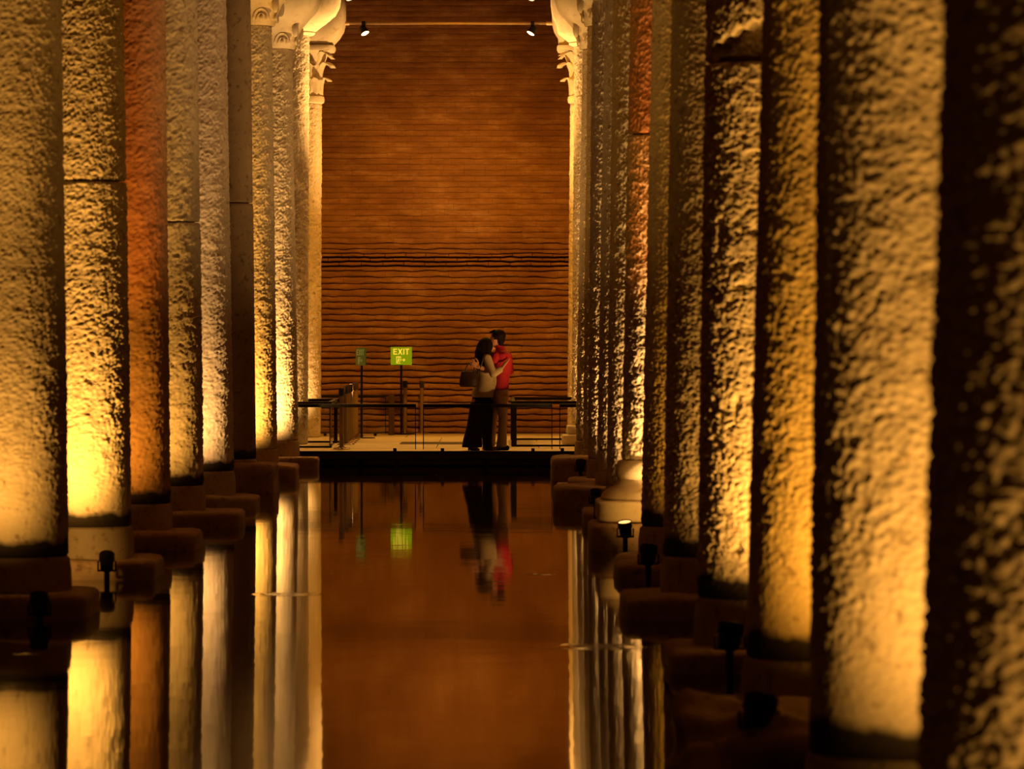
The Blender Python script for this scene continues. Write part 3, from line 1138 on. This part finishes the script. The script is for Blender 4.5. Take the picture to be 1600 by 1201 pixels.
def exit_sign(x, y, rz, lab, zc, wd, ht, face, let, foot, fo=0.0):
    root = thing('exit_sign', (x, y, DZ), lab, 'exit sign', None, rz)
    lathe('foot_plate', [(foot, 0.002), (foot, 0.012), (foot * 0.9, 0.018), (0.02, 0.02)], M_BLACK, root, 32, Matrix.Rotation(-rz, 3, 'Z') @ Vector((fo, 0, 0)))
    bm = bmesh.new()
    bm_tube(bm, [(0, 0.012, 0.01), (0, 0.012, zc - DZ - ht / 2 + 0.02)], [0.020, 0.020], 14)
    from_bm('pole', bm, M_BLACK, root)
    c = zc - DZ
    pan = box('sign_panel', (0, 0, c), (wd, 0.018, ht), face, root, 0.003)
    yy = -0.0092
    g = {
        'E': [[(0, 0), (.2, 0), (.2, 1), (0, 1)], [(.2, 0), (.68, 0), (.68, .17), (.2, .17)], [(.2, .42), (.6, .42), (.6, .58), (.2, .58)], [(.2, .83), (.68, .83), (.68, 1), (.2, 1)]],
        'X': [[(0, 0), (.22, 0), (.82, 1), (.6, 1)], [(.6, 0), (.82, 0), (.22, 1), (0, 1)]],
        'I': [[(0, 0), (.2, 0), (.2, 1), (0, 1)]],
        'T': [[(.27, 0), (.47, 0), (.47, .83), (.27, .83)], [(0, .83), (.74, .83), (.74, 1), (0, 1)]],
    }
    hgt = ht * 0.33
    xo = -wd * 0.38
    sx = wd * 0.76 / (0.68 + 0.82 + 0.2 + 0.74 + 0.36)
    for ch, adv in (('E', .68), ('X', .82), ('I', .2), ('T', .74)):
        poly_flat('letter', [[(xo + p[0] * sx, c + ht * 0.08 + p[1] * hgt) for p in pl] for pl in g[ch]], let, pan, yy)
        xo += (adv + 0.12) * sx
    # a doorway with a running figure cut out of it, and an arrow
    u = ht / 0.30
    dx = -0.045 * u
    hw, hh = 0.038 * u, 0.058 * u
    cz = c - ht * 0.22
    A = lambda a, b: (dx + a * u, cz + b * u)
    frame = [[A(-.04, -.058), A(-.03, -.058), A(-.03, .058), A(-.04, .058)], [A(-.03, .040), A(.04, .040), A(.04, .058), A(-.03, .058)],
             [A(.032, -.02), A(.04, -.02), A(.04, .04), A(.032, .04)], [A(-.03, -.058), A(.035, -.058), A(.035, -.048), A(-.03, -.048)]]
    run = [[A(-.002, .020), A(.012, .020), A(.012, .034), A(-.002, .034)], [A(-.016, -.010), A(0, -.014), A(.012, .014), A(-.004, .018)],
           [A(-.018, -.008), A(-.004, -.016), A(-.014, -.044), A(-.026, -.040)], [A(-.006, -.014), A(.004, -.010), A(.022, -.026), A(.012, -.034)],
           [A(.006, .010), A(.012, .004), A(.028, .000), A(.028, .010)], [A(-.022, .010), A(-.004, .012), A(-.004, .018), A(-.024, .018)]]
    poly_flat('pictogram', frame + run, let, pan, yy)
    B = lambda a, b: (0.035 * u + a * u, cz + b * u)
    poly_flat('arrow', [[B(-.028, -.006), B(.010, -.006), B(.010, .006), B(-.028, .006)], [B(.006, -.026), B(.034, 0), B(.006, .026), B(-.004, .018), B(.014, 0), B(-.004, -.018)]], let, pan, yy)
    return root


d = 79.0
q = px(627, 556, d)
exit_sign(q.x, d, 0, 'bright green sign on a black pole reading EXIT with running figure', q.z, 0.362, 0.305, M_SIGN, M_LET, 0.23)
d = 75.9
q = px(564, 557, d)
exit_sign(q.x, d, math.radians(-60), 'dim green EXIT sign on a black pole turned almost edge-on', q.z, 0.34, 0.29, M_SIGN2, M_LET2, 0.145, 0.09)

# ------------------------------------------------------------------ tie rods and the lamps that hang from them
rods = []
for (yr, z, xl, xr, lab) in ((76.8, 7.10, -2.66, 0.95, 'slim iron tie rod spanning the aisle between the two leafy capitals'),
                             (71.8, 7.32, -2.60, 0.92, 'nearer iron tie rod just above the top of the picture')):
    root = thing('tie_rod', ((xl + xr) / 2, yr, z), lab, 'tie rod')
    bm = bmesh.new()
    bm_tube(bm, [(xl - root.location.x, 0, 0), (xr - root.location.x, 0, 0)], [0.021, 0.021], 14)
    from_bm('bar', bm, M_IRON, root, smooth=True)
    for e in (xl, xr):
        sgn = 1 if e == xl else -1
        lathe('socket', [(0.05, 0), (0.05, 0.02), (0.032, 0.03), (0.032, 0.16), (0.024, 0.17)], M_IRON, root, 20, (e - root.location.x, 0, 0),
              Matrix.Rotation(sgn * PI / 2, 3, 'Y'))


def rod_lamp(x, y, z, aim, lab, power, target, lit=True):
    root = thing('spotlight', (x, y, z), lab, 'spotlight', 'spotlights on the tie rods')
    a = Vector(aim).normalized()
    rot = Vector((0, 0, 1)).rotation_difference(a).to_matrix()
    bm = bmesh.new()
    bm_lathe(bm, [(0.022, -0.03), (0.04, -0.03), (0.04, 0.03), (0.022, 0.03)], 16, (0, 0, 0), Matrix.Rotation(PI / 2, 3, 'Y'), close=False)
    bm_box(bm, (0, 0, -0.055), (0.03, 0.03, 0.06), 0.003)
    from_bm('clamp', bm, M_BLACK, root)
    c = Vector((0, 0, -0.11)) 
    h = lathe('housing', [(0.035, -0.07), (0.055, -0.06), (0.062, 0.0), (0.075, 0.06), (0.078, 0.075), (0.070, 0.075), (0.066, 0.06)], M_BLACK, root, 24, c, rot)
    lathe('lens', [(0.067, 0.058), (0.067, 0.066), (0.04, 0.070), (0.002, 0.071)], M_LENS, h, 24, c, rot)
    lp = Vector((x, y, z)) + c + a * 0.12
    spot('rod_spot', lp, target, power, AMBER, 95, 0.9, 0.05)


q = px(568, 37, 76.8); rod_lamp(q.x, 76.8, 7.10, (0.45, -0.45, -0.9), 'spotlight hung at the left end of the full tie rod', 700, (-1.2, 73.0, 0.2))
q = px(832, 36, 76.8); rod_lamp(q.x, 76.8, 7.10, (-0.5, -0.35, -0.9), 'spotlight hung at the right end of the full tie rod', 700, (-0.2, 74.0, 0.2))
q = px(545, -12, 71.8); rod_lamp(q.x, 71.8, 7.32, (0.45, -0.45, -0.9), 'spotlight at the top picture border, left of centre', 500, (-1.2, 69.0, 0.2))
q = px(831, -12, 71.8); rod_lamp(q.x, 71.8, 7.32, (-0.45, -0.55, -0.9), 'spotlight at the top picture border, right of centre', 500, (-0.4, 69.0, 0.2))

# ------------------------------------------------------------------ the couple
PD = 67.85
PS = F / PD


def P(x, y, dy=0.0, root=None):
    """figure coordinates: pixel of the photograph, dy = metres away from the camera"""
    return Vector(((x - VX) / PS - root.x, dy, CAMZ - (y - VY) / PS - root.z))


def figure_mesh(name, build, mat, parent, voxel=0.008, smooth=4):
    bm = bmesh.new()
    build(bm)
    o = from_bm(name, bm, None, None)
    md = o.modifiers.new('r', 'REMESH'); md.mode = 'VOXEL'; md.voxel_size = voxel; md.use_smooth_shade = True
    if smooth:
        ms = o.modifiers.new('s', 'SMOOTH'); ms.iterations = smooth; ms.factor = 0.5
    dg = bpy.context.evaluated_depsgraph_get()
    me = bpy.data.meshes.new_from_object(o.evaluated_get(dg))
    bpy.data.objects.remove(o)
    me.name = name
    if parent is not None and parent.get('category') == 'person':
        for v in me.vertices:
            v.co.z = max(v.co.z, 0.003)
    me.materials.clear()
    r = link(name, me, mat, parent)
    return r


def limb(bm, pts, radii):
    for (a, b), (r, s) in zip(zip(pts, pts[1:]), zip(radii, radii[1:])):
        bm_tube(bm, [a, b], [r, s], 14)
    for p_, r in zip(pts, radii):
        bm_ell(bm, p_, (r, r, r), None, 14, 10)


def hand(bm, wrist, palm_end, spread, curl, thumb_side):
    """palm with five separate bent fingers: spread = direction across the palm, curl = direction the fingers bend to"""
    wrist, palm_end = Vector(wrist), Vector(palm_end)
    ax_ = (palm_end - wrist).normalized()
    sp = Vector(spread).normalized()
    cu = Vector(curl).normalized()
    for k in range(4):
        a = wrist + sp * (k - 1.5) * 0.013
        b = palm_end + sp * (k - 1.5) * 0.021
        limb(bm, [a, b], [0.015, 0.0125])
    for k, ln in enumerate((0.070, 0.080, 0.075, 0.058)):
        b = palm_end + sp * (k - 1.5) * 0.022
        m1 = b + ax_ * ln * 0.5 + sp * (k - 1.5) * 0.006 + cu * 0.006
        e = m1 + ax_ * ln * 0.42 + sp * (k - 1.5) * 0.004 + cu * 0.022
        limb(bm, [b, m1, e], [0.0105, 0.0095, 0.008])
    t0 = wrist + ax_ * 0.025 + sp * thumb_side * 0.045
    t1 = t0 + sp * thumb_side * 0.030 + ax_ * 0.025
    t2 = t1 + sp * thumb_side * 0.010 + ax_ * 0.030 + cu * 0.008
    limb(bm, [t0, t1, t2], [0.0135, 0.012, 0.0095])


M_SKIN = simple('skin', (0.46, 0.22, 0.13), 0.55, 0, 0.05)
M_HAIR = simple('dark_hair', (0.008, 0.004, 0.003), 0.75, 0, 0.3, 30, 0.06)
M_JACKET = simple('beige_cloth', (0.40, 0.29, 0.16), 0.85, 0, 0.08, 20)
M_TROUS = simple('black_cloth', (0.006, 0.005, 0.004), 0.95, spec=0.05)
M_SHIRT = simple('red_cloth', (0.34, 0.010, 0.020), 0.8, 0, 0.08, 20)
M_CHINO = simple('khaki_cloth', (0.52, 0.38, 0.22), 0.85, 0, 0.08, 20)
M_LEATHER = simple('brown_leather', (0.042, 0.018, 0.010), 0.45, 0, 0.15, 12)
M_EYE = simple('dark_eye', (0.02, 0.012, 0.01), 0.2)
M_LIP = simple('lips', (0.42, 0.14, 0.10), 0.5)


def face_dir_head(bm, c, r, fdir):
    """skull, jaw, nose, ears; fdir = way the face looks (unit, level)"""
    f = Vector(fdir).normalized()
    sd = Vector((-f.y, f.x, 0))
    rot = Matrix((sd, f, Vector((0, 0, 1)))).transposed()
    c = Vector(c)
    bm_ell(bm, c + Vector((0, 0, r * 0.12)), (r * 0.80, r * 0.98, r * 1.0), rot)
    bm_ell(bm, c + f * r * 0.22 - Vector((0, 0, r * 0.50)), (r * 0.62, r * 0.70, r * 0.72), rot)
    limb(bm, [c + f * r * 0.92 + Vector((0, 0, r * 0.10)), c + f * r * 1.12 - Vector((0, 0, r * 0.28))], [r * 0.10, r * 0.16])
    for sgn in (-1, 1):
        bm_ell(bm, c + sd * sgn * r * 0.80 - Vector((0, 0, r * 0.1)), (r * 0.10, r * 0.20, r * 0.30), rot, 10, 8)
    return rot, sd, f


def face_parts(root, c, r, fdir):
    f = Vector(fdir).normalized(); sd = Vector((-f.y, f.x, 0)); c = Vector(c)
    for sgn in (-1, 1):
        bm = bmesh.new()
        bm_ell(bm, c + f * r * 0.86 + sd * sgn * r * 0.34 + Vector((0, 0, r * 0.02)), (r * 0.13, r * 0.13, r * 0.08), None, 10, 8)
        from_bm('eye', bm, M_EYE, root, smooth=True)
    bm = bmesh.new()
    bm_ell(bm, c + f * r * 0.90 - Vector((0, 0, r * 0.62)), (r * 0.20, r * 0.20, r * 0.07), None, 10, 8)
    from_bm('mouth', bm, M_LIP, root, smooth=True)


# woman ---------------------------------------------------------------
RW = Vector(((750 - VX) / PS, PD, DZ))
woman = thing('person', RW, 'woman with long dark hair, beige jacket and wide black trousers, hugging the man', 'person', 'embracing couple')
W = lambda x, y, dy=0.0: P(x, y, dy, RW)
w_head = W(760.5, 541.5, -0.02)
w_face = (0.85, 0.50, 0)
W_SH, W_EL, W_WR = W(761, 560, -0.17), W(771, 584, -0.30), W(783.5, 576, -0.23)


def w_body(bm):
    face_dir_head(bm, w_head, 0.108, w_face)
    limb(bm, [W(758, 548), W(757, 562)], [0.050, 0.058])
    bm_tube(bm, [W(757, 556), W(757, 566), W(757, 590), W(755, 612), W(754, 628)], [(0.06, 0.09), (0.10, 0.165), (0.095, 0.135), (0.115, 0.165), (0.11, 0.16)], 20)
    limb(bm, [W_SH, W_EL, W_WR], [0.045, 0.038, 0.028])
    hand(bm, W_WR, W(788.5, 568.5, -0.175), (0.9, 0.25, 0.55), (0.2, 0.8, 0.5), -1)
    limb(bm, [W(758, 559, 0.16), W(770, 584, 0.22), W(784, 583, 0.30)], [0.045, 0.038, 0.028])
    hand(bm, W(784, 583, 0.30), W(790, 579, 0.29), (0.3, 0.2, 0.9), (0.2, -0.8, 0.1), 1)
    limb(bm, [W(747, 628, -0.07), W(744, 660, -0.07), W(738, 696, -0.06)], [0.085, 0.058, 0.040])
    limb(bm, [W(759, 628, 0.07), W(760, 662, 0.07), W(760, 697, 0.06)], [0.085, 0.058, 0.040])
    for x0, x1, dy in ((737, 747, -0.06), (760, 769, 0.06)):
        limb(bm, [W(x0, 698.5, dy), W(x1, 702, dy + 0.01)], [0.034, 0.026])


figure_mesh('body', w_body, M_SKIN, woman, 0.0062, 2)
face_parts(woman, w_head, 0.108, w_face)


def w_jacket(bm):
    bm_tube(bm, [W(757, 553.5), W(757.5, 557), W(757.5, 563), W(757.5, 573), W(759, 586), W(757.5, 600), W(755, 611), W(753.5, 620.5)],
            [(0.055, 0.075), (0.085, 0.13), (0.115, 0.165), (0.130, 0.165), (0.135, 0.160), (0.148, 0.180), (0.162, 0.20), (0.160, 0.20)], 28)
    limb(bm, [W_SH, W_EL, W_WR + (W_EL - W_WR) * 0.20], [0.070, 0.056, 0.050])
    limb(bm, [W(758, 559, 0.16), W(770, 584, 0.22), W(781, 583, 0.28)], [0.066, 0.055, 0.046])
    limb(bm, [W(769, 565, -0.06), W(771, 595, -0.06), W(768, 616, -0.06)], [0.045, 0.05, 0.035])


figure_mesh('jacket', w_jacket, M_JACKET, woman, 0.0085, 3)


def w_trousers(bm):
    bm_tube(bm, [W(754, 610), W(753.5, 618), W(753, 628), W(752.5, 638)], [(0.13, 0.16), (0.140, 0.175), (0.150, 0.19), (0.14, 0.19)], 24)
    bm_tube(bm, [W(746.5, 628, -0.07), W(744.5, 645, -0.07), W(742, 665, -0.07), W(738.5, 685, -0.06), W(737.5, 698.5, -0.06)],
            [(0.105, 0.12), (0.112, 0.125), (0.118, 0.13), (0.138, 0.14), (0.152, 0.15)], 20)
    bm_tube(bm, [W(759.5, 628, 0.07), W(760, 645, 0.07), W(760.5, 670, 0.07), W(761, 690, 0.06), W(761.5, 701, 0.06)],
            [(0.10, 0.12), (0.095, 0.12), (0.078, 0.11), (0.070, 0.12), (0.070, 0.13)], 20)


figure_mesh('trousers', w_trousers, M_TROUS, woman, 0.009, 3)


def w_hair(bm):
    f = Vector(w_face).normalized()
    c = w_head + Vector((0, 0, 0.015)) - f * 0.022
    bm_ell(bm, c, (0.114, 0.114, 0.122))
    pts = [W(757, 536, -0.01), W(755.5, 548, -0.03), W(752.5, 558, -0.05), W(750, 568, -0.07), W(750, 578, -0.08)]
    bm_tube(bm, pts, [(0.10, 0.11), (0.125, 0.13), (0.105, 0.15), (0.070, 0.15), (0.025, 0.08)], 18)
    limb(bm, [W(763, 540, -0.11), W(763, 552, -0.13), W(757, 566, -0.19)], [0.05, 0.048, 0.02])
    for i in range(7):
        a = i / 6
        limb(bm, [W(749 + 12 * a, 545, -0.12), W(746 + 9 * a, 562, -0.16 - 0.02 * a), W(744.5 + 6 * a, 576 + 3 * (i % 2), -0.15)], [0.018, 0.016, 0.006])


figure_mesh('hair', w_hair, M_HAIR, woman, 0.008, 2)
for x0, x1, y0, y1, dy in ((733, 747, 699, 703.2, -0.06), (757, 769, 700.5, 703.6, 0.06)):
    def w_shoe(bm, x0=x0, x1=x1, y0=y0, y1=y1, dy=dy):
        limb(bm, [W(x0 + 2, y0, dy), W((x0 + x1) / 2, (y0 + y1) / 2 + 0.6, dy), W(x1 - 3, y1 - 2.3, dy)], [0.036, 0.034, 0.024])
        limb(bm, [W(x0, y0 + 1, dy), W(x0 - 1, 703.2, dy)], [0.020, 0.008])
    figure_mesh('shoe', w_shoe, M_LEATHER, woman, 0.006, 2)

# man -----------------------------------------------------------------
RM = Vector(((783 - VX) / PS, PD, DZ))
man = thing('person', RM, 'dark-haired man in a red shirt and khaki trousers, arm around the woman', 'person', 'embracing couple')
Mn = lambda x, y, dy=0.0: P(x, y, dy, RM)
m_head = Mn(777.5, 528, 0.12)
m_face = (-0.80, 0.60, 0)
M_SH, M_EL, M_WR = Mn(774, 557, -0.04), Mn(766, 579, -0.195), Mn(748, 573, -0.225)
M_S2, M_E2, M_W2 = Mn(795, 557, 0.22), Mn(797.5, 580, 0.24), Mn(776, 578, 0.40)


def m_body(bm):
    face_dir_head(bm, m_head, 0.112, m_face)
    limb(bm, [Mn(779, 536, 0.12), Mn(782, 550, 0.10)], [0.058, 0.064])
    bm_tube(bm, [Mn(783, 548, .1), Mn(784, 556, .1), Mn(784, 580, .1), Mn(782, 600, .1), Mn(782, 622, .1)], [(0.08, 0.12), (0.125, 0.19), (0.115, 0.16), (0.11, 0.15), (0.11, 0.16)], 20)
    limb(bm, [M_SH, M_EL, M_WR], [0.050, 0.043, 0.031])
    hand(bm, M_WR, Mn(741.5, 569, -0.235), (0.3, 0.1, 0.9), (-0.2, 0.9, 0.1), 1)
    limb(bm, [M_S2, M_E2, M_W2], [0.050, 0.043, 0.031])
    hand(bm, M_W2, Mn(769, 577, 0.38), (0.1, 0.1, 0.9), (-0.2, -0.9, 0.1), 1)
    limb(bm, [Mn(784, 618, 0.02), Mn(785.5, 655, 0.02), Mn(783, 695, 0.02)], [0.085, 0.060, 0.042])
    limb(bm, [Mn(776, 618, 0.20), Mn(769, 655, 0.20), Mn(765, 695, 0.18)], [0.085, 0.060, 0.042])
    for x0, x1, dy in ((785, 772, 0.02), (767, 756, 0.18)):
        limb(bm, [Mn(x0, 698, dy), Mn(x1, 701, dy + 0.02)], [0.038, 0.030])


figure_mesh('body', m_body, M_SKIN, man, 0.0062, 2)
face_parts(man, m_head, 0.112, m_face)


def m_shirt(bm):
    bm_tube(bm, [Mn(781, 543, .1), Mn(782.5, 548, .1), Mn(784, 553, .1), Mn(785, 561, .1), Mn(784.5, 575, .1), Mn(783, 590, .1), Mn(782, 600, .1), Mn(781.5, 608.5, .1)],
            [(0.058, 0.065), (0.085, 0.115), (0.125, 0.19), (0.142, 0.21), (0.138, 0.195), (0.125, 0.175), (0.122, 0.17), (0.128, 0.178)], 28)
    limb(bm, [M_SH, M_SH + (M_EL - M_SH) * 0.80], [0.070, 0.058])
    limb(bm, [M_S2 + Vector((-0.02, 0, 0)), M_E2 + Vector((-0.01, 0, 0))], [0.072, 0.060])
    limb(bm, [Mn(780, 542, .1), Mn(784, 546, .1)], [0.056, 0.06])


figure_mesh('shirt', m_shirt, M_SHIRT, man, 0.0085, 3)


def m_trousers(bm):
    bm_tube(bm, [Mn(782, 604, .1), Mn(782, 612, .1), Mn(782, 622, .1), Mn(781.5, 632, .1)], [(0.112, 0.15), (0.120, 0.165), (0.125, 0.17), (0.105, 0.16)], 24)
    bm_tube(bm, [Mn(783.5, 620, .02), Mn(784.5, 638, .02), Mn(786, 655, .02), Mn(785, 675, .02), Mn(783.5, 698, .02)], [(0.105, 0.11), (0.085, 0.105), (0.062, 0.09), (0.066, 0.09), (0.078, 0.10)], 20)
    bm_tube(bm, [Mn(775, 620, .20), Mn(769, 655, .20), Mn(765, 698, .18)], [(0.10, 0.11), (0.072, 0.095), (0.080, 0.10)], 20)


figure_mesh('trousers', m_trousers, M_CHINO, man, 0.009, 3)


def m_hair(bm):
    f = Vector(m_face).normalized()
    c = m_head + Vector((0, 0, 0.036)) - f * 0.026
    bm_ell(bm, c, (0.103, 0.103, 0.093))
    limb(bm, [m_head - f * 0.05 + Vector((0, 0, -0.02)), m_head - f * 0.055 + Vector((0, 0, -0.085))], [0.072, 0.045])
    for i in range(6):
        t = i / 5
        limb(bm, [m_head + f * 0.04 + Vector((-0.02 + 0.07 * t, -0.05 + 0.1 * t, 0.10)), m_head + f * 0.105 + Vector((-0.03 + 0.05 * t, -0.06 + 0.12 * t, 0.088))], [0.026, 0.012])
    sd = Vector((-f.y, f.x, 0))
    for sgn in (-1, 1):
        limb(bm, [m_head + sd * sgn * 0.085 - f * 0.02 + Vector((0, 0, 0.03)), m_head + sd * sgn * 0.088 - f * 0.01 + Vector((0, 0, -0.02))], [0.025, 0.012])


figure_mesh('hair', m_hair, M_HAIR, man, 0.007, 2)
for x0, x1, dy in ((795, 777, 0.02), (770, 756, 0.18)):
    def m_shoe(bm, x0=x0, x1=x1, dy=dy):
        limb(bm, [Mn(x0 - 3, 699.5, dy), Mn((x0 + x1) / 2, 700.3, dy), Mn(x1 + 3, 701, dy)], [0.040, 0.040, 0.032])
    figure_mesh('shoe', m_shoe, M_BLACK, man, 0.006, 2)

# handbag hanging at the woman's back -----------------------------------
RB = Vector(((733 - VX) / PS, PD - 0.20, CAMZ - (604 - VY) / PS))
bag = thing('handbag', RB, 'large brown leather tote bag hanging behind the woman by its handles', 'handbag')
Bg = lambda x, y, dy=0.0: P(x, y, dy, RB)


def bag_body(bm):
    bm_tube(bm, [Bg(732.5, 604.3), Bg(732.5, 601), Bg(733, 592), Bg(733.5, 583), Bg(734, 579.5)], [(0.120, 0.06), (0.140, 0.078), (0.138, 0.072), (0.125, 0.050), (0.118, 0.036)], 24)


figure_mesh('bag_body', bag_body, M_LEATHER, bag, 0.007, 2)
for dy in (-0.045, 0.045):
    bm = bmesh.new()
    pts = [Bg(726 , 584, dy), Bg(728, 575, dy * .8), Bg(733, 567, dy * .5), Bg(738, 566, dy * .4), Bg(741, 573, dy * .6), Bg(742, 583, dy)]
    bm_tube(bm, pts, [0.009] * 6, 10)
    from_bm('handle', bm, M_LEATHER, bag, smooth=True)
bm = bmesh.new()
bm_tube(bm, [Bg(745, 584, -0.01), Bg(751, 573, -0.045), Bg(756.5, 556, -0.03), Bg(757.5, 551.5, 0.05), Bg(757, 552.5, 0.12)], [0.012] * 5, 10)
from_bm('strap', bm, M_LEATHER, bag, smooth=True)
